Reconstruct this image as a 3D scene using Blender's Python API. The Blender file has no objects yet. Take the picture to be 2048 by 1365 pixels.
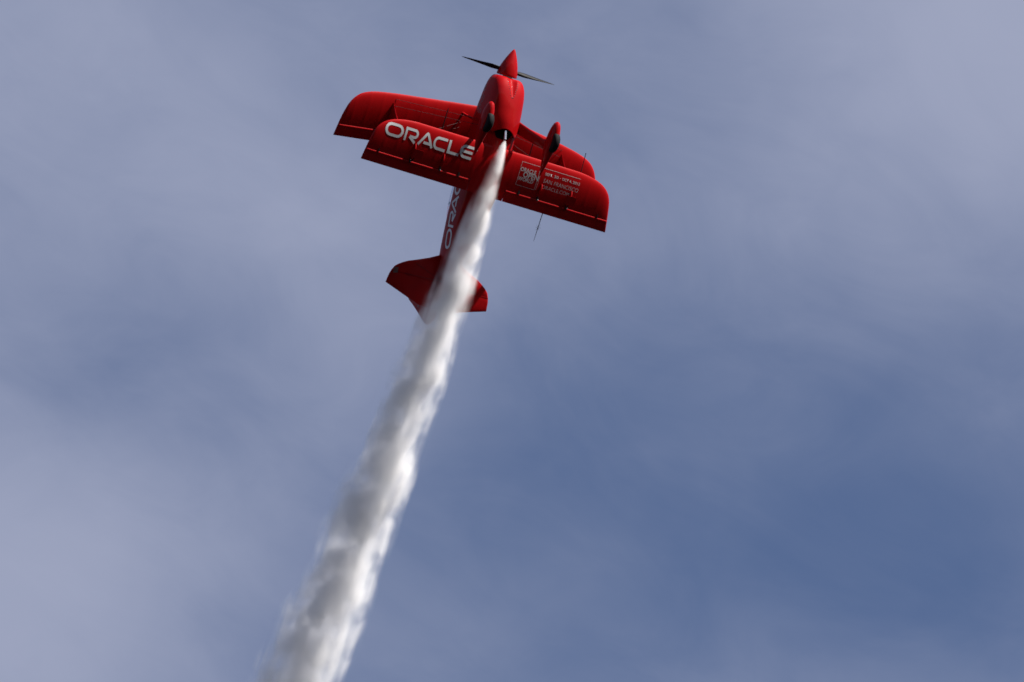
import bpy, bmesh, math, random
import numpy as np
from mathutils import Vector, Matrix

random.seed(7)
scene = bpy.context.scene
COL = scene.collection

# ------------------------------------------------------------------ camera
ELEV = math.radians(36.0)            # the photographer looks up at the sky
CAM_POS = Vector((0.0, 0.0, 1.7))
RIGHT = Vector((1, 0, 0))
UP = Vector((0, -math.sin(ELEV), math.cos(ELEV)))
BACK = Vector((0, -math.cos(ELEV), -math.sin(ELEV)))
CAMROT = Matrix((RIGHT, UP, BACK)).transposed()
cam_data = bpy.data.cameras.new('camera')
cam_data.sensor_width = 36.0
cam_data.lens = 36.0 * 14550.0 / 2048.0
cam_data.clip_start = 0.5
cam_data.clip_end = 60000.0
cam = bpy.data.objects.new('camera', cam_data)
cam.matrix_world = Matrix.Translation(CAM_POS) @ CAMROT.to_4x4()
COL.objects.link(cam)
scene.camera = cam
cam_data.dof.use_dof = True              # the focus sits a little beyond the aeroplane
cam_data.dof.focus_distance = 450.0
cam_data.dof.aperture_fstop = 12.0

# ------------------------------------------------------------------ light
SUN_DIR = (CAMROT @ Vector((0.630, 0.770, -0.08))).normalized()
SUN_EL = math.asin(SUN_DIR.z)
SUN_AZ = math.atan2(SUN_DIR.x, SUN_DIR.y)
sun_data = bpy.data.lights.new('sun', 'SUN')
sun_data.energy = 5.0
sun_data.angle = math.radians(0.53)
sun_data.color = (1.0, 0.955, 0.89)
sun = bpy.data.objects.new('sun', sun_data)
sun.rotation_euler = (-SUN_DIR).to_track_quat('-Z', 'Y').to_euler()
sun.location = (0, 0, 50)
COL.objects.link(sun)

# ------------------------------------------------------------------ sky
world = bpy.data.worlds.new('World')
scene.world = world
world.use_nodes = True
nt = world.node_tree
nt.nodes.clear()
N = nt.nodes.new
L = nt.links.new


def wmath(op, a, b=None, c=None, clamp=False):
    n = N('ShaderNodeMath')
    n.operation = op
    n.use_clamp = clamp
    for i, v in enumerate((a, b, c)):
        if v is None:
            continue
        if isinstance(v, (int, float)):
            n.inputs[i].default_value = v
        else:
            L(v, n.inputs[i])
    return n.outputs[0]


wout = N('ShaderNodeOutputWorld')
bg = N('ShaderNodeBackground')
bg.inputs['Strength'].default_value = 0.05
sky = N('ShaderNodeTexSky')
sky.sky_type = 'NISHITA'
sky.sun_disc = False
sky.sun_elevation = SUN_EL
sky.sun_rotation = SUN_AZ
sky.altitude = 20
sky.air_density = 1.0
sky.dust_density = 0.3
sky.ozone_density = 2.0
tc = N('ShaderNodeTexCoord')
D = tc.outputs['Generated']


def wnoise(scale, detail, rough, loc, squash=(1, 1, 1), rot=(0, 0, 0), dist=0.0, vt='POINT'):
    m = N('ShaderNodeMapping')
    m.vector_type = vt
    m.inputs['Location'].default_value = loc
    m.inputs['Scale'].default_value = squash
    m.inputs['Rotation'].default_value = rot
    L(D, m.inputs['Vector'])
    n = N('ShaderNodeTexNoise')
    n.inputs['Scale'].default_value = scale
    n.inputs['Detail'].default_value = detail
    n.inputs['Roughness'].default_value = rough
    n.inputs['Distortion'].default_value = dist
    L(m.outputs[0], n.inputs['Vector'])
    return n.outputs['Fac']


# thin, soft cloud veil: broad banks and finer streaks
n1 = wnoise(16.0, 2.0, 0.45, (0.33, 0.1, 0.0), (1, 1, 1.5), (0, 0.5, 0), 0.2)
n2 = wnoise(44.0, 3.0, 0.5, (0.7, 0.3, 0.2), (1, 1, 1.3), (0, 0.8, 0), 0.5)
cov = wmath('ADD', wmath('MULTIPLY', n1, 0.70), wmath('MULTIPLY', n2, 0.30))
n3 = wnoise(70.0, 5.0, 0.6, (0.2, 0.9, 0.4), (2.2, 1, 1), (0, 0.55, 0), 0.8, 'TEXTURE')     # slanting fibres
cov = wmath('MULTIPLY_ADD', n3, 0.30, cov)
cov = wmath('ADD', cov, -0.16)


def pixdir(u, v):
    d = CAMROT @ Vector(((u - 1024) / 14550.0, (682.5 - v) / 14550.0, -1.0))
    return d.normalized()


# individual cloud banks (direction, half width in degrees, density)
BANKS = [
    (1980, 60, 1.5, 0.34), (2300, -300, 2.2, 0.3), (40, 1130, 1.5, 0.34), (-250, 1500, 1.8, 0.3),
    (560, 470, 1.2, 0.17), (120, 60, 1.7, 0.20), (1500, 280, 1.2, 0.10), (1180, -100, 1.3, 0.10),
    (1880, 860, 1.2, -0.14), (1640, 1080, 1.4, -0.24), (1100, 880, 1.1, -0.17), (350, 720, 1.0, -0.13),
    (2080, 1300, 1.5, -0.20), (760, 1000, 1.1, -0.10), (1000, 1250, 1.4, -0.22), (1150, 850, 1.2, -0.10), (1450, 450, 1.2, -0.08),
]
for (u, v, w, amp) in BANKS:
    dv = pixdir(u, v)
    dn = N('ShaderNodeVectorMath')
    dn.operation = 'DISTANCE'
    L(D, dn.inputs[0])
    dn.inputs[1].default_value = dv
    q = wmath('DIVIDE', dn.outputs['Value'], math.radians(w))
    q = wmath('POWER', math.e, wmath('MULTIPLY', wmath('MULTIPLY', q, q), -1.0))
    cov = wmath('MULTIPLY_ADD', q, amp, cov)
sepw = N('ShaderNodeSeparateXYZ')
L(D, sepw.inputs[0])
above = N('ShaderNodeMapRange')                 # no cloud below the horizon
above.inputs['From Min'].default_value = -0.02
above.inputs['From Max'].default_value = 0.10
L(sepw.outputs[2], above.inputs['Value'])
soft = N('ShaderNodeMapRange')
soft.interpolation_type = 'SMOOTHSTEP'
soft.inputs['From Min'].default_value = -0.15
soft.inputs['From Max'].default_value = 1.15
L(cov, soft.inputs['Value'])
fac = wmath('MULTIPLY', soft.outputs[0], above.outputs[0], clamp=True)
mix = N('ShaderNodeMix')
mix.data_type = 'RGBA'
L(fac, mix.inputs['Factor'])
skymul = N('ShaderNodeMix')
skymul.data_type = 'RGBA'
skymul.blend_type = 'MULTIPLY'
skymul.inputs['Factor'].default_value = 1.0
L(sky.outputs[0], skymul.inputs['A'])
skymul.inputs['B'].default_value = (0.83, 0.79, 0.885, 1)
L(skymul.outputs['Result'], mix.inputs['A'])
mix.inputs['B'].default_value = (2.98, 3.28, 4.5, 1)
L(mix.outputs['Result'], bg.inputs['Color'])
L(bg.outputs[0], wout.inputs['Surface'])

# ------------------------------------------------------------------ exposure and render
scene.view_settings.view_transform = 'Standard'
scene.view_settings.look = 'None'
scene.view_settings.exposure = 1.2
scene.view_settings.gamma = 1.0
scene.view_settings.use_curve_mapping = False
scene.cycles.use_denoising = True
scene.cycles.caustics_reflective = False
scene.cycles.caustics_refractive = False
scene.cycles.max_bounces = 16
scene.cycles.diffuse_bounces = 4
scene.cycles.glossy_bounces = 4
scene.cycles.volume_bounces = 14
scene.cycles.transparent_max_bounces = 16
scene.cycles.volume_max_steps = 256


# ------------------------------------------------------------------ materials
def principled(name, color, rough=0.4, metal=0.0, coat=0.0, vary=0.0, scale=6.0, spec=0.5, bump=0.0):
    m = bpy.data.materials.new(name)
    m.use_nodes = True
    t = m.node_tree
    b = t.nodes['Principled BSDF']
    b.inputs['Base Color'].default_value = (*color, 1)
    b.inputs['Roughness'].default_value = rough
    b.inputs['Metallic'].default_value = metal
    b.inputs['Coat Weight'].default_value = coat
    b.inputs['Coat Roughness'].default_value = 0.022
    b.inputs['Specular IOR Level'].default_value = spec
    tcn = t.nodes.new('ShaderNodeTexCoord')
    if vary:
        nz = t.nodes.new('ShaderNodeTexNoise')
        nz.inputs['Scale'].default_value = scale
        nz.inputs['Detail'].default_value = 5
        t.links.new(tcn.outputs['Object'], nz.inputs['Vector'])
        r = t.nodes.new('ShaderNodeMapRange')
        r.inputs['From Min'].default_value = 0.3
        r.inputs['From Max'].default_value = 0.7
        r.inputs['To Min'].default_value = 1 - vary
        r.inputs['To Max'].default_value = 1 + vary
        t.links.new(nz.outputs['Fac'], r.inputs['Value'])
        mm = t.nodes.new('ShaderNodeMix')
        mm.data_type = 'RGBA'
        mm.blend_type = 'MULTIPLY'
        mm.inputs['Factor'].default_value = 1
        mm.inputs['A'].default_value = (*color, 1)
        t.links.new(r.outputs[0], mm.inputs['B'])
        t.links.new(mm.outputs['Result'], b.inputs['Base Color'])
        rr = t.nodes.new('ShaderNodeMapRange')
        rr.inputs['To Min'].default_value = rough * 0.75
        rr.inputs['To Max'].default_value = rough * 1.25
        t.links.new(nz.outputs['Fac'], rr.inputs['Value'])
        t.links.new(rr.outputs[0], b.inputs['Roughness'])
    if bump:
        nb = t.nodes.new('ShaderNodeTexNoise')
        nb.inputs['Scale'].default_value = 3.2
        nb.inputs['Detail'].default_value = 3
        t.links.new(tcn.outputs['Object'], nb.inputs['Vector'])
        bp = t.nodes.new('ShaderNodeBump')
        bp.inputs['Strength'].default_value = bump
        bp.inputs['Distance'].default_value = 0.02
        t.links.new(nb.outputs['Fac'], bp.inputs['Height'])
        t.links.new(bp.outputs[0], b.inputs['Normal'])
    return m


RED = principled('red_paint', (0.285, 0.0021, 0.0034), 0.5, 0, 0.18, 0.08, 4.0, 0.03, 0.02)
FABRIC = principled('red_fabric_skin', (0.285, 0.0021, 0.0034), 0.5, 0, 0.11, 0.10, 2.5, 0.03, 0.0)


def rib_relief(mat, pitch, strength):
    # doped fabric pulled over ribs: a slight ridge along each rib
    tr = mat.node_tree
    tcn = tr.nodes.new('ShaderNodeTexCoord')
    wv = tr.nodes.new('ShaderNodeTexWave')
    wv.wave_type = 'BANDS'
    wv.bands_direction = 'Y'
    wv.wave_profile = 'SIN'
    wv.inputs['Scale'].default_value = math.pi / (10 * pitch)
    wv.inputs['Distortion'].default_value = 0.0
    tr.links.new(tcn.outputs['Object'], wv.inputs['Vector'])
    pw = tr.nodes.new('ShaderNodeMath')
    pw.operation = 'POWER'
    pw.inputs[1].default_value = 6.0
    tr.links.new(wv.outputs['Fac'], pw.inputs[0])
    bp = tr.nodes.new('ShaderNodeBump')
    bp.inputs['Strength'].default_value = strength
    bp.inputs['Distance'].default_value = 0.004
    tr.links.new(pw.outputs[0], bp.inputs['Height'])
    tr.links.new(bp.outputs[0], tr.nodes['Principled BSDF'].inputs['Normal'])


rib_relief(FABRIC, 0.30, 0.3)
PALE = principled('pale_grey_lettering', (0.34, 0.32, 0.325), 0.45, 0, 0.05, 0.04)
WHITE = principled('white_lettering', (0.50, 0.50, 0.51), 0.4, 0, 0.3, 0.04)
FAINT = principled('thin_grey_lettering', (0.085, 0.035, 0.036), 0.45, 0, 0.2, 0.05)
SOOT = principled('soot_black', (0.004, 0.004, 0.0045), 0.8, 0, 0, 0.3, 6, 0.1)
RUBBER = principled('tyre_rubber', (0.006, 0.006, 0.007), 0.8, 0, 0, 0.2, 20, 0.15)
BLADE = principled('carbon_blade', (0.008, 0.008, 0.009), 0.5, 0, 0.04, 0.15, 6, 0.1)
STEEL = principled('polished_steel', (0.62, 0.6, 0.58), 0.22, 1.0, 0, 0.15, 15)
WIRE = principled('wire_steel', (0.05, 0.02, 0.022), 0.6, 0.0, 0, 0.05, 6, 0.05)
DARKROD = principled('dark_rod', (0.012, 0.007, 0.008), 0.6, 0.0, 0, 0.1, 6, 0.1)
GLASS = bpy.data.materials.new('tinted_canopy')
GLASS.use_nodes = True
gb = GLASS.node_tree.nodes['Principled BSDF']
gb.inputs['Base Color'].default_value = (0.72, 0.78, 0.86, 1)
gb.inputs['Roughness'].default_value = 0.03
gb.inputs['IOR'].default_value = 1.1
gb.inputs['Transmission Weight'].default_value = 1.0


# ------------------------------------------------------------------ mesh helpers
def mesh_obj(name, verts, faces, mat, parent=None, smooth=40, recalc=True):
    me = bpy.data.meshes.new(name)
    me.from_pydata([tuple(v) for v in verts], [], faces)
    if recalc:
        bm = bmesh.new()
        bm.from_mesh(me)
        bmesh.ops.remove_doubles(bm, verts=bm.verts, dist=1e-5)
        bmesh.ops.recalc_face_normals(bm, faces=bm.faces)
        bm.to_mesh(me)
        bm.free()
    me.materials.append(mat)
    if smooth:
        me.shade_smooth()
        me.set_sharp_from_angle(angle=math.radians(smooth))
    o = bpy.data.objects.new(name, me)
    COL.objects.link(o)
    if parent is not None:
        o.parent = parent
    return o


class MB:
    def __init__(self):
        self.v, self.f = [], []

    def add(self, v, f):
        b = len(self.v)
        self.v += [tuple(p) for p in v]
        self.f += [tuple(i + b for i in q) for q in f]
        return self

    def loft(self, rings, cap0=True, cap1=True, closed=True):
        n = len(rings[0])
        v = [p for r in rings for p in r]
        f = []
        for i in range(len(rings) - 1):
            for j in range(n if closed else n - 1):
                k = (j + 1) % n
                f.append((i * n + j, i * n + k, (i + 1) * n + k, (i + 1) * n + j))
        if cap0:
            f.append(tuple(range(n))[::-1])
        if cap1:
            f.append(tuple((len(rings) - 1) * n + j for j in range(n)))
        return self.add(v, f)

    def tube(self, pts, rad, seg=8):
        pts = [Vector(p) for p in pts]
        if not isinstance(rad, (list, tuple)):
            rad = [rad] * len(pts)
        rings = []
        ref = None
        for i, p in enumerate(pts):
            d = (pts[min(i + 1, len(pts) - 1)] - pts[max(i - 1, 0)]).normalized()
            if ref is None:
                ref = d.orthogonal().normalized()
            a = (ref - d * ref.dot(d)).normalized()
            ref = a
            b = d.cross(a)
            rings.append([p + (a * math.cos(2 * math.pi * k / seg) + b * math.sin(2 * math.pi * k / seg)) * rad[i]
                          for k in range(seg)])
        return self.loft(rings)

    def ball(self, c, r, seg=8, rings=5):
        c = Vector(c)
        rr = []
        for i in range(1, rings):
            a = math.pi * i / rings
            rr.append([c + Vector((math.cos(a), math.sin(a) * math.cos(2 * math.pi * k / seg),
                                   math.sin(a) * math.sin(2 * math.pi * k / seg))) * r for k in range(seg)])
        return self.loft(rr)

    def box(self, c, h, rot=None):
        vs = [Vector((sx * h[0], sy * h[1], sz * h[2])) for sx in (-1, 1) for sy in (-1, 1) for sz in (-1, 1)]
        if rot is not None:
            vs = [rot @ p for p in vs]
        vs = [p + Vector(c) for p in vs]
        return self.add(vs, [(0, 1, 3, 2), (4, 6, 7, 5), (0, 4, 5, 1), (2, 3, 7, 6), (0, 2, 6, 4), (1, 5, 7, 3)])

    def build(self, name, mat, parent=None, smooth=40):
        return mesh_obj(name, self.v, self.f, mat, parent, smooth)


def pchip(xs, ys):
    xs = np.array(xs, float)
    ys = np.array(ys, float)
    if xs[0] > xs[-1]:
        xs, ys = xs[::-1], ys[::-1]
    h = np.diff(xs)
    d = np.diff(ys) / h
    m = np.zeros(len(xs))
    m[0], m[-1] = d[0], d[-1]
    for i in range(1, len(xs) - 1):
        if d[i - 1] * d[i] > 0:
            w1, w2 = 2 * h[i] + h[i - 1], h[i] + 2 * h[i - 1]
            m[i] = (w1 + w2) / (w1 / d[i - 1] + w2 / d[i])

    def fn(x):
        x = min(max(x, xs[0]), xs[-1])
        i = int(min(max(np.searchsorted(xs, x) - 1, 0), len(h) - 1))
        s = (x - xs[i]) / h[i]
        return float(ys[i] * (2 * s ** 3 - 3 * s ** 2 + 1) + h[i] * m[i] * (s ** 3 - 2 * s ** 2 + s)
                     + ys[i + 1] * (-2 * s ** 3 + 3 * s ** 2) + h[i] * m[i + 1] * (s ** 3 - s ** 2))
    return fn


def linspace(a, b, n):
    return [a + (b - a) * i / (n - 1) for i in range(n)]


# ------------------------------------------------------------------ assumed bay far below, unseen, added dark to cut bounce on the undersides
DARK_SEA = principled('darkened_water', (0.010, 0.012, 0.014), 0.7, 0, 0, 0.25, 0.02, 0.03)
assumed_dark_water = mesh_obj('assumed_dark_water', [(-20000, -20000, 0), (20000, -20000, 0), (20000, 20000, 0), (-20000, 20000, 0)], [(0, 1, 2, 3)], DARK_SEA, None, 0)
assumed_dark_water['kind'] = 'structure'

# ------------------------------------------------------------------ the biplane
# Aeroplane axes: x forward from the spinner tip, y to port, z up.
RP = Matrix(((0.2902, 0.8547, -0.4305), (0.9568, -0.2513, 0.1462), (0.0168, -0.4543, -0.8907)))
TP = Vector((0.052957, 6.016453, -150.0))
rot3 = (CAMROT @ RP).to_quaternion().to_matrix()
MW = Matrix.Translation(CAM_POS + CAMROT @ TP) @ rot3.to_4x4()
plane = bpy.data.objects.new('aerobatic_biplane', None)
plane.matrix_world = MW
plane.empty_display_size = 0.5
COL.objects.link(plane)
plane['label'] = 'glossy red aerobatic biplane climbing steeply with white lettering under its lower wing'
plane['category'] = 'airplane'

# ---- fuselage
FX = [-1.45, -1.62, -1.9, -2.3, -2.8, -3.2, -3.7, -4.2, -4.7, -5.2, -5.6, -5.78]
f_hw = pchip(FX, [.40, .41, .42, .42, .40, .365, .305, .235, .16, .09, .045, .02])
f_zt = pchip(FX, [.40, .40, .40, .38, .36, .36, .42, .42, .38, .32, .26, .22])
f_zb = pchip(FX, [-.57, -.59, -.62, -.655, -.665, -.62, -.50, -.36, -.23, -.12, -.05, 0.0])
f_zc = pchip(FX, [-.06, -.06, -.06, -.08, -.08, -.06, -.03, 0.0, .04, .08, .10, .11])


def fus_y(x, z):
    hw, zt, zb, zc = f_hw(x), f_zt(x), f_zb(x), f_zc(x)
    if z > zc:
        q, n = (z - zc) / (zt - zc), 2.2
    else:
        q, n = (zc - z) / (zc - zb), 3.6
    q = min(max(q, 0), 1)
    return hw * (1 - q ** n) ** (1 / n)


def ring(x, hw, zt, zb, zc, ntop, nbot, seg=72):
    out = []
    for k in range(seg):
        a = 2 * math.pi * k / seg
        c, s = math.cos(a), math.sin(a)
        n = ntop if s > 0 else nbot
        r = (abs(c) ** n + abs(s) ** n) ** (-1 / n)
        y = hw * r * c
        z = zc + (zt - zc if s > 0 else zc - zb) * r * s
        out.append(Vector((x, y, z)))
    return out


mb = MB()
mb.loft([ring(x, f_hw(x), f_zt(x), f_zb(x), f_zc(x), 2.2, 3.6) for x in linspace(-1.45, -5.78, 70)])
fus = mb.build('fuselage', RED, plane, 50)

# ---- engine cowl with belly intake groove and chin outlet
CX = [-.600, -.612, -.64, -.70, -.80, -.95, -1.1, -1.3, -1.5, -1.64]
c_hw = pchip(CX, [.225, .262, .295, .33, .358, .378, .388, .400, .412, .42])
c_zt = pchip(CX, [.21, .245, .275, .305, .335, .365, .385, .405, .415, .42])
c_zb = pchip(CX, [-.25, -.30, -.345, -.40, -.465, -.53, -.57, -.605, -.63, -.64])
c_ch = pchip([-.6, -.9, -1.2, -1.5, -1.64], [0, 0.015, .055, .095, .105])


def cowl_ring(x, inset=0.0, seg=144):
    r = ring(x, c_hw(x) - inset, c_zt(x) - inset, c_zb(x) + inset, -.07, 2.2, 3.7, seg)
    out = []
    ih = 0.115 * max(0, (x + 0.99) / 0.37) ** 0.75 if x > -.99 else 0
    for p in r:
        if p.z < -.07:
            p.z -= c_ch(x) * math.exp(-(p.y / .24) ** 2) * min(1, (-.07 - p.z) / .2)
            if ih > 0 and p.z < -.12:
                q = abs(p.y) / ih
                s = min(max((1.0 - q) / 0.85, 0), 1)
                s = s * (1.6 - .6 * s)
                e = min(1, (x + .99) / .30)
                p.z += s * .085 * e ** .8 * (1 if inset == 0 else 0)
        if x < -1.35 and p.z < -.35:
            p.x -= .12 * min(1, (p.y / .25) ** 2) * ((-1.35 - x) / .29) ** 2 * min(1, (-.35 - p.z) / .12)
        out.append(p)
    return out


mb = MB()
rings = [cowl_ring(x) for x in [-.600, -.604, -.608, -.612, -.618, -.626, -.634, -.642] + linspace(-.655, -1.635, 66)]
rings += [cowl_ring(-1.64, .004), cowl_ring(-1.64, .012), cowl_ring(-1.60, .018), cowl_ring(-1.46, .03)]
mb.loft(rings, True, False)
cowl = mb.build('engine_cowl', RED, plane, 50)
mb = MB()                                     # bright screws round the groove
for i in range(9):
    x = -.64 - i * .042
    for s in (-1, 1):
        ihx = 0.118 * max(0, (x + 0.985) / 0.37) ** 0.75 + .012
        pts = [p for p in cowl_ring(x, 0, 288) if p.z < -.2 and p.y * s > 0]
        p = min(pts, key=lambda p: abs(abs(p.y) - ihx))
        mb.ball((p.x, p.y, p.z - .001), .0095, 6, 4)
mb.ball((-.985, 0, cowl_ring(-.985)[108].z - .001), .0095, 6, 4)
sc = mb.build('screws', STEEL, cowl)
sc['kind'] = 'stuff'

# sponsor lines on the starboard cowl side, too small to read
mb = MB()


def cowl_y(x, z):
    hw, zt, zb, zc = c_hw(x), c_zt(x), c_zb(x), -.07
    q, n = ((z - zc) / (zt - zc), 2.2) if z > zc else ((zc - z) / (zc - zb), 3.7)
    return hw * (1 - min(max(q, 0), 1) ** n) ** (1 / n)


random.seed(3)
for (x0, z0, dz, cnt, ln) in [(-.86, .17, -.055, 4, .15), (-1.06, .10, -.06, 4, .12), (-1.20, .20, -.06, 5, .13),
                              (-1.40, .24, -.055, 4, .16), (-1.36, -.02, -.07, 3, .09)]:
    for k in range(cnt):
        z = z0 + dz * k
        xa = x0 - random.uniform(0, .05)
        xx = xa
        end = xa - ln * random.uniform(.75, 1.1)
        while xx > end:
            w = random.uniform(.012, .022)
            h = .011
            pts = []
            for (px, pz) in ((xx, z - h), (xx - w, z - h), (xx - w, z + h), (xx, z + h)):
                pts.append((px, -cowl_y(px, pz) - .003, pz))
            mb.add(pts, [(0, 1, 2, 3)])
            xx -= w + .009
o = mb.build('sponsor_lines', FAINT, cowl, 0)
o['kind'] = 'stuff'

# black plate: cooling outlet with the cowl lip's shadow painted in; exhaust pipe
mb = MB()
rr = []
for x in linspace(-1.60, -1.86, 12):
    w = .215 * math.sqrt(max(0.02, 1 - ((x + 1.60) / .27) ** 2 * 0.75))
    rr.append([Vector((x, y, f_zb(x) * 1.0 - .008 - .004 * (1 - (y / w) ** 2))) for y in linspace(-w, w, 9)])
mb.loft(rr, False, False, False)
mb.build('outlet_and_lip_shade', SOOT, plane)
mb = MB()
mb.tube([(-1.50, 0.0, -.63), (-1.64, 0, -.675), (-1.85, 0, -.795)], .031, 20)
pipe = mb.build('exhaust_pipe', STEEL, plane)
mb = MB()
mb.tube([(-1.8505, 0, -.7953), (-1.8515, 0, -.7959)], .026, 20)
mb.build('pipe_mouth', SOOT, pipe)

# ---- spinner and propeller
mb = MB()
prof = [(0, 0.001), (-.012, .017), (-.04, .036), (-.09, .063), (-.16, .097), (-.24, .131), (-.33, .165), (-.42, .192),
        (-.50, .209), (-.555, .216), (-.575, .213), (-.58, .19)]
pf = pchip([p[0] for p in prof], [p[1] for p in prof])
mb.loft([[Vector((x, pf(x) * math.cos(2 * math.pi * k / 48), pf(x) * math.sin(2 * math.pi * k / 48))) for k in range(48)]
         for x in [-.0003, -.004, -.012, -.025] + linspace(-.04, -.575, 28) + [-.58]])
spinner = mb.build('spinner', RED, plane)
mb = MB()
mb.tube([(-.55, 0, 0), (-.64, 0, 0)], .15, 32)
mb.build('propeller_hub', STEEL, plane)


def blade(ang):
    rings = []
    for r in linspace(.17, 1.02, 26):
        q = (r - .17) / .85
        ch = .080 + .035 * math.sin(min(1, q / .3) * math.pi / 2)
        ch *= max(.06, 1 - max(0, q - .25) / .75 * .55) * (1 if q < .8 else math.sqrt(max(.01, 1 - ((q - .8) / .2) ** 2)))
        th = .055 * (1 - q) ** 1.3 + .006
        pitch = math.radians(64 - 46 * q ** .7)
        rg = []
        for k in range(20):
            a = 2 * math.pi * k / 20
            cx = math.cos(a) * ch / 2
            tz = math.sin(a) * th / 2 * (1 - .35 * math.cos(a))
            # chord runs from the disc plane (tangent) towards the flight axis
            tang = cx * math.cos(pitch) - tz * math.sin(pitch)
            ax = cx * math.sin(pitch) + tz * math.cos(pitch)
            rg.append(Vector((-.46 + ax, r * math.cos(ang) - tang * math.sin(ang), r * math.sin(ang) + tang * math.cos(ang))))
        rings.append(rg)
    m = MB()
    m.loft(rings)
    return m.build('propeller_blade', BLADE, plane, 60)


for a in (165, -15):
    blade(math.radians(a))


# ---- wings
def naca(xf, t):
    xf = min(max(xf, 0), 1)
    return 5 * t * (.2969 * math.sqrt(xf) - .1260 * xf - .3516 * xf ** 2 + .2843 * xf ** 3 - .1036 * xf ** 4)


class Wing:
    def __init__(s, le, te0, te1, zc, t, root, name):
        s.le = pchip([p[0] for p in le], [p[1] for p in le])
        s.te0, s.te1, s.b = te0, te1, le[-1][0]
        s.zc, s.t, s.root, s.name = zc, t, root, name

    def te(s, y):
        return s.te0 + (s.te1 - s.te0) * abs(y) / s.b

    def full(s, y):                            # untapered chord used for the section shape
        ya = min(abs(y), s.b - .75)
        return s.le(ya), s.te(ya)

    def fade(s, y):
        a = (abs(y) - (s.b - .30)) / .30
        return 1.0 if a <= 0 else math.sqrt(max(0, 1 - min(a, 1) ** 2)) * .92 + .08

    def half(s, x, y):                          # half thickness at x,y
        l, e = s.le(abs(y)), s.te(y)
        c = max(l - e, .02)
        xf = (l - x) / c
        # thickness shrinks as the chord shrinks towards the rounded tip
        l0, e0 = s.full(y)
        sc = min(1.0, (c / (l0 - e0)) ** .5)
        return naca(xf, s.t) * (l0 - e0) * sc * s.fade(y) + .0008

    def bottom(s, x, y):
        return s.zc - s.half(x, y)

    def hinge(s, y):
        return s.te(y) + .262

    def section(s, y, x0, x1, n=26, nose=False):
        xs = [x0 + (x1 - x0) * (1 - math.cos(math.pi * i / (2 * (n - 1)))) if not nose else
              x0 + (x1 - x0) * (i / (n - 1)) ** 1.5 for i in range(n)]
        up, lo = [], []
        for x in xs:
            h = s.half(x, y)
            if nose:                            # rounded aileron nose, a little proud
                d = x0 - x
                k = .034
                rn = s.half(x0, y) + .007
                if d < k * 2.6:
                    a = min(d / k, 1)
                    hn = rn * math.sqrt(max(0, 1 - (1 - a) ** 2))
                    w = min(max((d - k) / (k * 1.6), 0), 1)
                    h = hn * (1 - w) + h * w
            up.append(Vector((x, y, s.zc + h)))
            lo.append(Vector((x, y, s.zc - h)))
        return up + lo[::-1]

    def stations(s, y0, y1):
        ys = [y0]
        for y in list(np.arange(0, s.b - .75, .12)) + list(np.linspace(s.b - .72, s.b - .2, 16)) + list(np.linspace(s.b - .19, s.b, 22)):
            if y0 + .01 < y < y1 - .004:
                ys.append(float(y))
        ys.append(y1)
        return ys

    def build(s, parent):
        # tip: the main panel ends where its leading edge reaches the hinge line
        yt = s.b
        for y in np.linspace(s.b - .5, s.b, 200):
            if s.le(float(y)) < s.hinge(y) + .03:
                yt = float(y)
                break
        m = MB()
        st = s.stations(0, yt)
        ys = [-y for y in st[:0:-1]] + st
        m.loft([s.section(y, s.le(abs(y)), s.hinge(y) - .004) for y in ys])
        cs = linspace(-s.root, s.root, 9)
        m.loft([s.section(y, s.hinge(y) + .004, s.te(y), 10) for y in cs])
        w = m.build(s.name, FABRIC, parent, 45)
        for sg in (-1, 1):
            m = MB()
            rg = []
            for y in s.stations(s.root + .012, s.b):
                x0 = min(s.hinge(y) - .003, s.le(y))
                rg.append(s.section(sg * y, x0, s.te(y), 16, s.le(y) > s.hinge(y) - .006))
            m.loft(rg)
            m.build('aileron', RED, w, 45)
        return w


LOW = Wing([(0, -2.03), (.6, -2.03), (1.9, -2.03), (2.1, -2.042), (2.3, -2.072), (2.45, -2.11), (2.58, -2.165), (2.68, -2.235), (2.76, -2.33),
            (2.815, -2.45), (2.85, -2.6), (2.885, -2.78), (2.91, -2.94), (2.928, -3.05)], -3.078, -3.076, -.61, .125, .42, 'lower_wing')
UPP = Wing([(0, -1.32), (.3, -1.355), (1.2, -1.475), (2.1, -1.60), (2.4, -1.655), (2.6, -1.71), (2.75, -1.78), (2.87, -1.89), (2.96, -2.04),
            (3.02, -2.23), (3.06, -2.43), (3.085, -2.6), (3.107, -2.755)], -2.373, -2.777, .60, .125, .40, 'upper_wing')
low = LOW.build(plane)
upp = UPP.build(plane)

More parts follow.
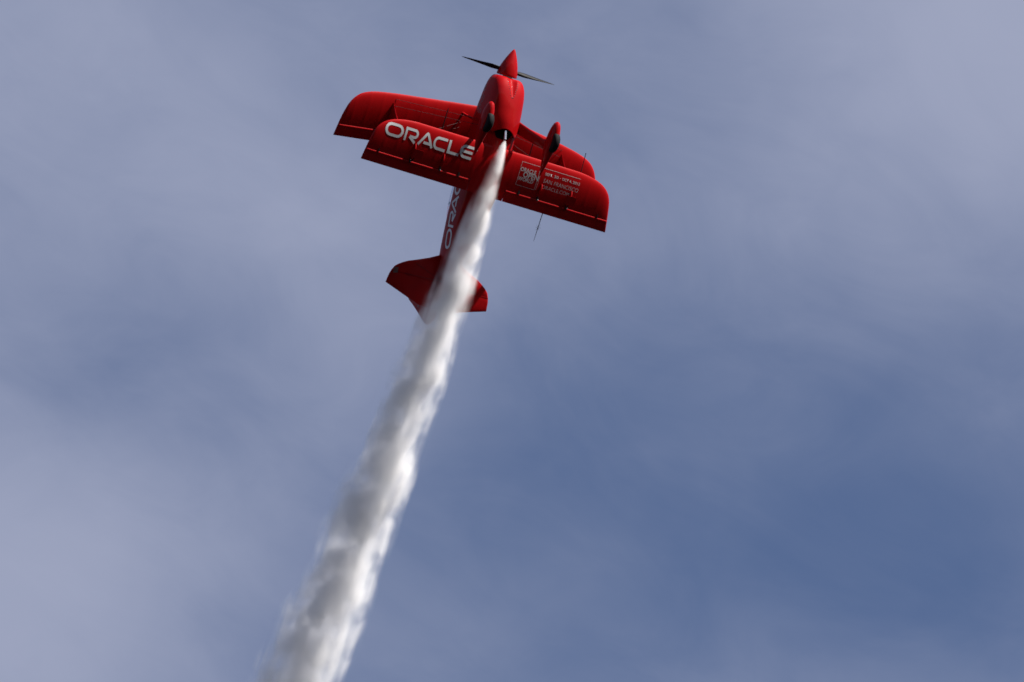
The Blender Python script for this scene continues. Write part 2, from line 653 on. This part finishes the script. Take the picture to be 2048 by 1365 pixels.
# hinge brackets, control horns and aerodynamic spades under the lower wing
for sg in (-1, 1):
    for yb in (.72, 1.17, 1.87, 2.62):
        m = MB()
        y = sg * yb
        z = LOW.bottom(-2.79, y)
        m.box((-2.805, y, z - .004), (.045, .020 if yb < 2 else .010, .016))
        m.build('hinge_bracket', DARKROD, low, 0)
        if yb in (1.17, 1.87):
            m = MB()
            m.ball((-2.835, y + .012, z - .028), .014, 8, 5)
            m.build('hinge_bolt', STEEL, low)
    for yb, xa, xb, dep in ((1.17, -2.50, -2.78, .075), (1.87, -2.46, -2.80, .10)):
        m = MB()
        y = sg * yb
        rr = []
        for x in linspace(xa, xb, 9):
            q = (xa - x) / (xa - xb)
            d = dep * math.sin(math.pi * (.12 + .80 * q))
            z0 = LOW.bottom(x, y) + .005
            rr.append([Vector((x, y - .013, z0)), Vector((x, y - .009, z0 - d)), Vector((x, y + .009, z0 - d)), Vector((x, y + .013, z0))])
        m.loft(rr)
        m.build('control_horn', RED, low, 50)
    m = MB()
    y = sg * 1.83
    rt = Matrix.Rotation(math.radians(9), 3, 'Y')
    m.box((-2.66, y, -.85), (.095, .105, .005), rt)
    m.build('spade_plate', RED, low, 0)
    m = MB()
    m.tube([(-2.65, y, -.842), (-2.76, y + .02 * sg, -.76), (-2.86, y + .03 * sg, -.645)], .011, 8)
    m.build('spade_arm', DARKROD, low)

# ---- interplane struts
for sg in (-1, 1):
    y = sg * 2.03
    lead = [(-1.74, .56), (-1.80, .50), (-2.02, .22), (-2.22, -.10), (-2.33, -.40), (-2.36, -.57)]
    trail = [(-2.40, .56), (-2.42, .50), (-2.46, .22), (-2.55, -.10), (-2.72, -.40), (-2.80, -.57)]
    fl = pchip([p[1] for p in lead], [p[0] for p in lead])
    ft = pchip([p[1] for p in trail], [p[0] for p in trail])
    rr = []
    for z in linspace(.56, -.57, 24):
        a, b = fl(z), ft(z)
        r = []
        for k in range(20):
            q = 2 * math.pi * k / 20
            xf = (1 - math.cos(q)) / 2
            r.append(Vector((a + (b - a) * xf, y + math.copysign(.020 * (naca(xf, 1.0) / .5 + .06), math.sin(q)), z)))
        rr.append(r)
    m = MB()
    m.loft(rr)
    m.build('interplane_strut', RED, plane, 50)
    for (p0, p1) in (((-1.62, .30, .30), (-1.56, .46, .56)), ((-2.25, .30, .28), (-2.05, .46, .56))):
        m = MB()
        m.tube([(p0[0], sg * p0[1], p0[2]), (p1[0], sg * p1[1], p1[2])], .022, 10)
        m.build('cabane_strut', RED, plane)
    # bracing wires in pairs, with the javelin rod where they cross
    for dx in (0, .11):
        m = MB()
        m.tube([(-1.60 - dx, sg * .42, -.25), (-1.70 - dx * 1.3, sg * 2.0, .545)], .0042, 6)
        m.build('flying_wire', WIRE, plane)
        m = MB()
        m.tube([(-1.75 - dx, sg * .42, .55), (-2.38 - dx, sg * 2.0, -.545)], .0042, 6)
        m.build('landing_wire', WIRE, plane)
    m = MB()
    m.tube([(-1.56, sg * 1.05, .02), (-1.60, sg * 1.05, .02), (-2.15, sg * 1.05, .02), (-2.2, sg * 1.05, .02)], [.003, .011, .011, .003], 8)
    m.build('javelin_rod', DARKROD, plane)

# sighting rods on the port strut
m = MB()
m.tube([(-1.62, 2.03, -.49), (-2.12, 2.03, -.535)], .008, 6)
m.build('sight_rod', DARKROD, plane)
m = MB()
m.tube([(-2.60, 2.03, .585), (-3.42, 2.03, .62), (-3.68, 2.03, .63)], [.011, .007, .003], 6)
sr = m.build('sight_rod', DARKROD, plane)
for k in range(3):
    a = math.pi * k / 3 + .4
    d = Vector((math.cos(a) * .55, math.sin(a) * .9, math.sin(a) * .4)).normalized() * .085
    c = Vector((-3.38, 2.03, .62))
    m = MB()
    m.tube([c - d, c + d], .0025, 5)
    m.build('sight_spoke', DARKROD, sr)

# ---- landing gear
for sg in (-1, 1):
    rr = []
    for i in range(14):
        s = i / 13
        y = sg * (.34 + .42 * s)
        z = -.50 - .72 * s ** 1.25
        a = -1.40 - .22 * s
        c = .25 - .05 * s
        r = []
        for k in range(18):
            q = 2 * math.pi * k / 18
            xf = (1 - math.cos(q)) / 2
            th = math.copysign(.024 * (naca(xf, 1.0) / .5 + .05), math.sin(q))
            r.append(Vector((a - c * xf, y + th * .85, z + sg * th * .5 * sg)))
        rr.append(r)
    m = MB()
    m.loft(rr)
    m.build('gear_leg', RED, plane, 50)
    # teardrop wheel fairing
    px = [-1.185, -1.20, -1.25, -1.34, -1.46, -1.60, -1.75, -1.95, -2.15, -2.30, -2.36]
    hh = pchip(px, [.004, .050, .095, .138, .168, .180, .172, .128, .074, .032, .012])
    hw = pchip(px, [.004, .036, .066, .090, .105, .110, .104, .076, .042, .016, .005])
    zz = pchip(px, [-1.30, -1.30, -1.30, -1.295, -1.29, -1.28, -1.27, -1.25, -1.235, -1.225, -1.22])
    m = MB()
    xs = [-1.1853, -1.187, -1.19, -1.195] + linspace(-1.205, -2.36, 44)
    m.loft([[Vector((x, sg * .79 + hw(x) * math.cos(2 * math.pi * k / 36), zz(x) + hh(x) * math.sin(2 * math.pi * k / 36)))
             for k in range(36)] for x in xs])
    pant = m.build('wheel_fairing', RED, plane, 60)
    m = MB()
    rr = []
    for (yo, r) in [(-.068, .10), (-.070, .15), (-.062, .195), (-.04, .216), (0, .222), (.04, .216), (.062, .195), (.070, .15), (.068, .10)]:
        rr.append([Vector((-1.62 + r * math.cos(2 * math.pi * k / 40), sg * .79 + yo, -1.345 + r * math.sin(2 * math.pi * k / 40))) for k in range(40)])
    m.loft(rr)
    m.build('tyre', RUBBER, pant, 50)

# ---- canopy
rr = []
cz = pchip([-2.45, -2.6, -2.9, -3.2, -3.5, -3.75, -3.9], [.36, .44, .53, .555, .53, .47, .41])
cw = pchip([-2.45, -2.6, -2.9, -3.2, -3.5, -3.75, -3.9], [.20, .25, .27, .27, .25, .20, .15])
for x in linspace(-2.45, -3.9, 24):
    r = []
    for k in range(25):
        a = math.pi * k / 24
        r.append(Vector((x, cw(x) * math.cos(a), .30 + (cz(x) - .30) * math.sin(a))))
    rr.append(r)
m = MB()
m.loft(rr, False, False, False)
canopy = m.build('canopy', GLASS, plane)
m = MB()
m.tube([(-2.62, .265 * math.cos(a), .30 + .18 * math.sin(a)) for a in linspace(0, math.pi, 17)], .012, 8)
m.build('canopy_bow', RED, canopy)
m = MB()
m.box((-3.42, 0, .36), (.03, .12, .14))
m.build('headrest', SOOT, plane, 0)


# ---- tail
def flat_panel(name, outline, zfun, parent, th=.016, axis='z', mat=RED):
    # outline in two coordinates, a rounded plate about twice th thick
    n = len(outline)
    cx = sum(p[0] for p in outline) / n
    cy = sum(p[1] for p in outline) / n

    def inset(d):
        out = []
        for (a, b) in outline:
            v = Vector((cx - a, cy - b))
            l = v.length
            out.append((a + v.x / l * d, b + v.y / l * d))
        return out
    lev = [(0.0, 0), (.006, .55), (.02, .85), (.05, 1.0)]
    rings = []
    for d, h in lev[::-1]:
        rings.append([(p, h * th) for p in inset(d)])
    for d, h in lev[1:]:
        rings.append([(p, -h * th) for p in inset(d)])
    rg = []
    for r in rings:
        if axis == 'z':
            rg.append([Vector((p[0], p[1], zfun + h)) for p, h in r])
        else:
            rg.append([Vector((p[0], zfun + h, p[1])) for p, h in r])
    mm = MB()
    mm.loft(rg)
    return mm.build(name, mat, parent, 30)


HZ = -5.085
for sg in (-1, 1):
    st = [(-4.42, .10), (-4.50, .17), (-4.62, .40), (-4.73, .66), (-4.80, .84), (-4.86, .95), (-4.92, 1.04), (-4.99, 1.115), (HZ - .004, 1.162), (HZ - .004, .05), (-4.8, .05)]
    stab = flat_panel('stabilizer', [(a, sg * b) for a, b in st], .16, plane, .026)
    el = [(HZ, 1.163), (-5.17, 1.188), (-5.26, 1.20), (-5.357, 1.210), (-5.45, .90), (-5.545, .585), (-5.62, .33), (-5.63, .12), (HZ, .07)]
    flat_panel('elevator', [(a, sg * b) for a, b in el], .16, stab, .022)
    if sg < 0:
        m = MB()
        for i in range(3):
            m.add([(-5.012 - .041 * i + .0, -1.135 + .006 * i, .130), (-5.012 - .041 * i - .036, -1.135 + .008 * i, .130),
                   (-4.985 - .041 * i - .036, -1.03 + .006 * i, .130), (-4.985 - .041 * i, -1.03 + .006 * i, .130)], [(0, 1, 2, 3)])
        m.build('small_marking', FAINT, stab, 0)
    for (x0, y0) in ((-4.80, .69), (-5.07, .86)):
        m = MB()
        m.tube([(x0, sg * y0, .14), (-5.02, sg * .10, -.13)], .0042, 6)
        m.build('tail_wire', WIRE, plane)
        m = MB()
        m.tube([(x0, sg * y0, .18), (-5.02, sg * .02, .78)], .0042, 6)
        m.build('tail_wire', WIRE, plane)
fin = flat_panel('fin', [(-4.35, .34), (-4.62, .52), (-4.88, .92), (-5.02, 1.18), (-5.10, 1.27), (-5.19, 1.31), (-5.235, 1.32), (-5.30, .10), (-4.9, .15)], 0, plane, .028, 'y')
flat_panel('rudder', [(-5.245, 1.32), (-5.245, 1.375), (-5.32, 1.42), (-5.43, 1.425), (-5.53, 1.40), (-5.585, 1.33), (-5.66, 1.09), (-5.76, .82), (-5.86, .55), (-5.955, .29),
                      (-5.965, .16), (-5.90, .02), (-5.80, -.05), (-5.62, -.08), (-5.31, -.04)], 0, fin, .024, 'y')
m = MB()
for (a, b) in ((.80, .012), (.765, .012)):
    m.add([(-5.60, -.029, a), (-5.68, -.029, a), (-5.68, -.029, a - .022), (-5.60, -.029, a - .022)], [(0, 1, 2, 3)])
m.build('small_marking', FAINT, fin, 0)
m = MB()
m.tube([(-5.15, 0, -.10), (-5.5, 0, -.20), (-5.72, 0, -.30)], [.018, .014, .012], 8)
tw = m.build('tailwheel_spring', STEEL, plane)
m = MB()
m.loft([[Vector((-5.73 + r * math.cos(2 * math.pi * k / 20), yo, -.33 + r * math.sin(2 * math.pi * k / 20))) for k in range(20)]
        for yo, r in ((-.025, .03), (-.025, .055), (-.012, .068), (.012, .068), (.025, .055), (.025, .03))])
m.build('tailwheel', RUBBER, tw)


# ------------------------------------------------------------------ lettering
def arc(cx, cy, rx, ry, a0, a1, n=10):
    return [(cx + rx * math.cos(math.radians(a0 + (a1 - a0) * i / (n - 1))), cy + ry * math.sin(math.radians(a0 + (a1 - a0) * i / (n - 1)))) for i in range(n)]


SW = .20                                         # stroke width for cap height 1
H0, H1 = SW / 2, 1 - SW / 2
RR = (H1 - H0) / 2
# letters drawn as strokes: (advance width, [polyline, closed])
LET = {
    'O': (1.58, [(arc(.5 * SW + RR, .5, RR, RR, 90, 270, 14) + arc(1.58 - .5 * SW - RR, .5, RR, RR, 270, 450, 14), True)]),
    'R': (1.34, [([(.10, 0), (.10, H1)] + [(1.34 - .5 * SW - .26, H1)] + arc(1.34 - .5 * SW - .26, H1 - .26, .26, .26, 90, -90, 12)[1:] + [(.52, H1 - .52)], False),
                 ([(.50, H1 - .53), (1.16, -.0)], False)]),
    'A': (1.50, [([(.09, 0), (.68, .88), (.76, .94), (.84, .88), (1.41, 0)], False), ([(.55, .24), (1.22, .24)], False)]),
    'C': (1.42, [([(1.42, H1), (.5 * SW + RR, H1)] + arc(.5 * SW + RR, .5, RR, RR, 90, 270, 14)[1:] + [(1.36, H0)], False)]),
    'L': (1.02, [([(.10, 1), (.10, H0), (1.02, H0)], False)]),
    'E': (1.30, [([(1.30, H1), (.5 * SW + RR, H1)] + arc(.5 * SW + RR, .5, RR, RR, 90, 270, 14)[1:] + [(1.25, H0)], False), ([(.14, .5), (1.24, .5)], False)]),
}


def stroke(poly, closed, w, maxseg=.12):
    pts = [Vector(p) for p in poly]
    dense = []
    n = len(pts)
    for i in range(n if closed else n - 1):
        a, b = pts[i], pts[(i + 1) % n]
        k = max(1, int((b - a).length / maxseg))
        dense += [a.lerp(b, j / k) for j in range(k)]
    if not closed:
        dense.append(pts[-1])
    pts = dense
    n = len(pts)
    left, right = [], []
    for i in range(n):
        a = pts[(i - 1) % n] if closed or i > 0 else None
        b = pts[(i + 1) % n] if closed or i < n - 1 else None
        d0 = (pts[i] - a).normalized() if a is not None else None
        d1 = (b - pts[i]).normalized() if b is not None else None
        d0 = d0 or d1
        d1 = d1 or d0
        nn = Vector((-(d0.y + d1.y), d0.x + d1.x)).normalized()
        cs = max(.45, nn.dot(Vector((-d0.y, d0.x))))
        left.append(pts[i] + nn * (w / 2 / cs))
        right.append(pts[i] - nn * (w / 2 / cs))
    v = [(p.x, p.y) for p in left] + [(p.x, p.y) for p in right]
    f = []
    for i in range(n if closed else n - 1):
        j = (i + 1) % n
        f.append((i, j, n + j, n + i))
    return v, f


def logo(word_slots, mapper, name, parent, mat):
    # each letter its own piece: (letter, x0, x1) in word units, height 1
    for k, (ch, a, b) in enumerate(word_slots):
        wadv, strokes = LET[ch]
        m = MB()
        for si, (poly, closed) in enumerate(strokes):
            v, f = stroke(poly, closed, SW)
            vv = [mapper(a + (b - a) * p[0] / wadv, p[1], .0030 + .0006 * si) for p in v]
            m.add(vv, f)
        m.build(name, mat, parent, 0)


def wing_map(wing, y0, y1, xb, xt):
    return lambda u, v, off: (xb + (xt - xb) * v, y0 + (y1 - y0) * u, wing.bottom(xb + (xt - xb) * v, y0 + (y1 - y0) * u) - off)


# big word under the starboard lower wing; slots are real distances in metres
slots = [('O', -2.621, -2.203), ('R', -2.166, -1.858), ('A', -1.845, -1.475), ('C', -1.488, -1.180), ('L', -1.142, -.868), ('E', -.858, -.552)]
logo([(c, a, b) for c, a, b in slots], lambda u, v, off: (-2.460 + .280 * v, u, LOW.bottom(-2.460 + .280 * v, u) - off), 'letter', low, WHITE)
m = MB()
c = (-2.228, -.497)
m.add([(c[0] + .026 * math.cos(a), c[1] + .026 * math.sin(a), LOW.bottom(*c) - .0034) for a in linspace(0, 2 * math.pi * 15 / 16, 16)], [tuple(range(16))])
m.build('trademark_dot', WHITE, low, 0)

# the same word on the starboard fuselage side
fs = [('O', -4.345, -3.925), ('R', -3.895, -3.56), ('A', -3.60, -3.22), ('C', -3.225, -2.83), ('L', -2.82, -2.56), ('E', -2.55, -2.24)]


def fmap(u, v, off):
    q = (u + 4.345) / 2.1
    zb_, zt_ = -.215 - .045 * q, .005 + .03 * q
    z = zb_ + (zt_ - zb_) * v
    return (u, -fus_y(u, z) - off, z)


logo(fs, fmap, 'letter', fus, WHITE)


def text_decal(body, y0, y1, xb, xt, parent, mat, bold=0.0, name='lettering', condense=None):
    cu = bpy.data.curves.new('text', 'FONT')
    cu.body = body
    cu.offset = bold
    cu.resolution_u = 3
    to = bpy.data.objects.new('text', cu)
    COL.objects.link(to)
    bpy.context.view_layer.update()
    dg = bpy.context.evaluated_depsgraph_get()
    me = bpy.data.meshes.new_from_object(to.evaluated_get(dg))
    COL.objects.unlink(to)
    bpy.data.objects.remove(to)
    bm = bmesh.new()
    bm.from_mesh(me)
    bmesh.ops.triangulate(bm, faces=bm.faces)
    xs = [v.co.x for v in bm.verts]
    zs = [v.co.y for v in bm.verts]
    a0, a1 = min(xs), max(xs)
    b0, b1 = 0.0, max(v.co.y for v in bm.verts)
    for v in bm.verts:
        y = y0 + (y1 - y0) * (v.co.x - a0) / (a1 - a0)
        x = xb + (xt - xb) * (v.co.y - b0) / (b1 - b0)
        v.co = (x, y, LOW.bottom(x, y) - .0035)
    bm.to_mesh(me)
    bm.free()
    me.materials.clear()
    me.materials.append(mat)
    me.name = name
    o = bpy.data.objects.new(name, me)
    COL.objects.link(o)
    o.parent = parent
    return o


def rule(y0, x0, y1, x1, w, parent=low):
    a, b = Vector((x0, y0)), Vector((x1, y1))
    d = (b - a).normalized()
    nn = Vector((-d.y, d.x)) * w / 2
    k = max(2, int((b - a).length / .06))
    m = MB()
    v = []
    for i in range(k + 1):
        p = a.lerp(b, i / k)
        for s in (1, -1):
            q = p + nn * s
            v.append((q.x, q.y, LOW.bottom(q.x, q.y) - .0032))
    m.add(v, [(2 * i, 2 * i + 2, 2 * i + 3, 2 * i + 1) for i in range(k)])
    m.build('printed_line', PALE, parent, 0)


RW = .0065
rule(.588, -2.168, 1.036, -2.168, RW)
rule(.592, -2.172, .592, -2.656, RW)
rule(.588, -2.66, 1.04, -2.66, RW)
rule(1.036, -2.172, 1.036, -2.656, RW)
rule(1.072, -2.15, 1.072, -2.656, RW)
rule(1.080, -2.168, 2.0, -2.168, RW + .001)
text_decal('ORACLE', .600, .966, -2.358, -2.275, low, PALE, .02)
text_decal('OPEN', .690, 1.055, -2.466, -2.352, low, PALE, .02)
text_decal('WORLD', .600, .962, -2.552, -2.474, low, PALE, .02)
for word, a, b in (('SEPT.', 0, .22), ('30', .26, .38), ('OCT', .486, .67), ('4,', .688, .769), ('2012', .798, 1)):
    text_decal(word, 1.175 + .837 * a, 1.175 + .837 * b, -2.302, -2.246, low, PALE, .012)
rule(1.175 + .837 * .416, -2.277, 1.175 + .837 * .445, -2.277, .009)
for word, a, b in (('SAN', 0, .236), ('FRANCISCO', .305, 1)):
    text_decal(word, 1.182 + .832 * a, 1.182 + .832 * b, -2.456, -2.374, low, PALE, -.010)
text_decal('ORACLE.COM', 1.190, 1.842, -2.582, -2.508, low, PALE, -.011)

# ------------------------------------------------------------------ smoke trail
S0 = (-1.86, 0.0, -.80)


TY, TZ1, TZ2, RK, RE = -.015, .050, .0074, .245, .535


def trail_c(s):
    return (S0[0] - s, S0[1] + TY * s, S0[2] + TZ1 * s + TZ2 * s * s)


def trail_r(s):
    return RK * max(s, .004) ** RE


sm = bpy.data.materials.new('smoke')
sm.use_nodes = True
t = sm.node_tree
t.nodes.clear()


def sn(tp):
    return t.nodes.new(tp)


def sm_math(op, a, b=None, c=None, clamp=False):
    n = sn('ShaderNodeMath')
    n.operation = op
    n.use_clamp = clamp
    for i, v in enumerate((a, b, c)):
        if v is None:
            continue
        if isinstance(v, (int, float)):
            n.inputs[i].default_value = v
        else:
            t.links.new(v, n.inputs[i])
    return n.outputs[0]


so = sn('ShaderNodeOutputMaterial')
pv = sn('ShaderNodeVolumePrincipled')
pv.inputs['Color'].default_value = (0.935, 0.93, 0.932, 1)
pv.inputs['Anisotropy'].default_value = 0.0
t.links.new(pv.outputs[0], so.inputs['Volume'])
stc = sn('ShaderNodeTexCoord')
sep = sn('ShaderNodeSeparateXYZ')
t.links.new(stc.outputs['Object'], sep.inputs[0])
s_ = sm_math('SUBTRACT', S0[0], sep.outputs[0])
s_ = sm_math('MAXIMUM', s_, 0.004)
cy_ = sm_math('MULTIPLY_ADD', s_, TY, S0[1])
cz_ = sm_math('MULTIPLY_ADD', sm_math('MULTIPLY', s_, s_), TZ2, sm_math('MULTIPLY_ADD', s_, TZ1, S0[2]))
dy = sm_math('SUBTRACT', sep.outputs[1], cy_)
dz = sm_math('SUBTRACT', sep.outputs[2], cz_)
rad = sm_math('SQRT', sm_math('ADD', sm_math('MULTIPLY', dy, dy), sm_math('MULTIPLY', dz, dz)))
RS = sm_math('MULTIPLY', sm_math('POWER', s_, RE), RK)
q_ = sm_math('DIVIDE', rad, RS)


def snoise(scale, sq, detail, rough, loc):
    mp = sn('ShaderNodeMapping')
    mp.inputs['Scale'].default_value = sq
    mp.inputs['Location'].default_value = loc
    t.links.new(stc.outputs['Object'], mp.inputs['Vector'])
    nz = sn('ShaderNodeTexNoise')
    nz.inputs['Scale'].default_value = scale
    nz.inputs['Detail'].default_value = detail
    nz.inputs['Roughness'].default_value = rough
    t.links.new(mp.outputs[0], nz.inputs['Vector'])
    return nz.outputs['Fac']


na = snoise(1.0, (.75, 1.6, 1.6), 1.0, .5, (0, 0, 0))             # slow bulges of the outline
nb_ = snoise(1.0, (2.1, 2.9, 2.9), 1.0, .5, (3.1, 1.7, 0))        # puffs
nc_ = snoise(1.0, (.50, 6.5, 6.5), 1.0, .5, (7.3, 0.4, 2.0))      # fine streaks along the slipstream
amp = sm_math('MINIMUM', sm_math('MULTIPLY_ADD', s_, .10, .25), 1.0)
na = sm_math('MULTIPLY', sm_math('SUBTRACT', na, .5), sm_math('MULTIPLY', amp, 0.9))
nd = sm_math('MULTIPLY', sm_math('SUBTRACT', nc_, .5), 0.7)
qe = sm_math('ADD', q_, sm_math('ADD', na, nd))
mr = sn('ShaderNodeMapRange')
mr.interpolation_type = 'SMOOTHSTEP'
mr.inputs['From Min'].default_value = 1.02
mr.inputs['From Max'].default_value = .05
mr.inputs['To Min'].default_value = 0
mr.inputs['To Max'].default_value = 1
t.links.new(qe, mr.inputs['Value'])
lump = sn('ShaderNodeMapRange')
lump.interpolation_type = 'SMOOTHSTEP'
lump.inputs['From Min'].default_value = .39
lump.inputs['From Max'].default_value = .60
lump.inputs['To Min'].default_value = .40
lump.inputs['To Max'].default_value = 1.8
t.links.new(nb_, lump.inputs['Value'])
den = sm_math('DIVIDE', 3.9, RS)
den = sm_math('MULTIPLY', den, mr.outputs[0])
den = sm_math('MULTIPLY', den, lump.outputs[0])
den = sm_math('MULTIPLY', den, sm_math('MINIMUM', sm_math('MULTIPLY_ADD', s_, .14, .6), 1.0))
edge = sn('ShaderNodeMapRange')
edge.interpolation_type = 'SMOOTHSTEP'
edge.inputs['From Min'].default_value = 1.16
edge.inputs['From Max'].default_value = .9
t.links.new(q_, edge.inputs['Value'])
den = sm_math('MULTIPLY', den, edge.outputs[0])
t.links.new(den, pv.inputs['Density'])
sm.cycles.volume_step_rate = 0.05

mb = MB()
rings = []
LEN = 34.0
ss = [0.0, .02, .05, .1, .18, .3, .45, .65, .9] + list(np.arange(1.2, LEN, .4)) + [LEN]
for s in ss:
    c = Vector(trail_c(s))
    r = trail_r(s) * 1.17 + .004
    rings.append([c + Vector((0, r * math.cos(2 * math.pi * k / 24), r * math.sin(2 * math.pi * k / 24))) for k in range(24)])
mb.loft(rings)
smoke = mb.build('smoke_trail', sm, None)
smoke.matrix_world = MW
smoke['label'] = 'long white smoke trail streaming from the belly exhaust of the red biplane'
smoke['category'] = 'smoke'
smoke['kind'] = 'stuff'
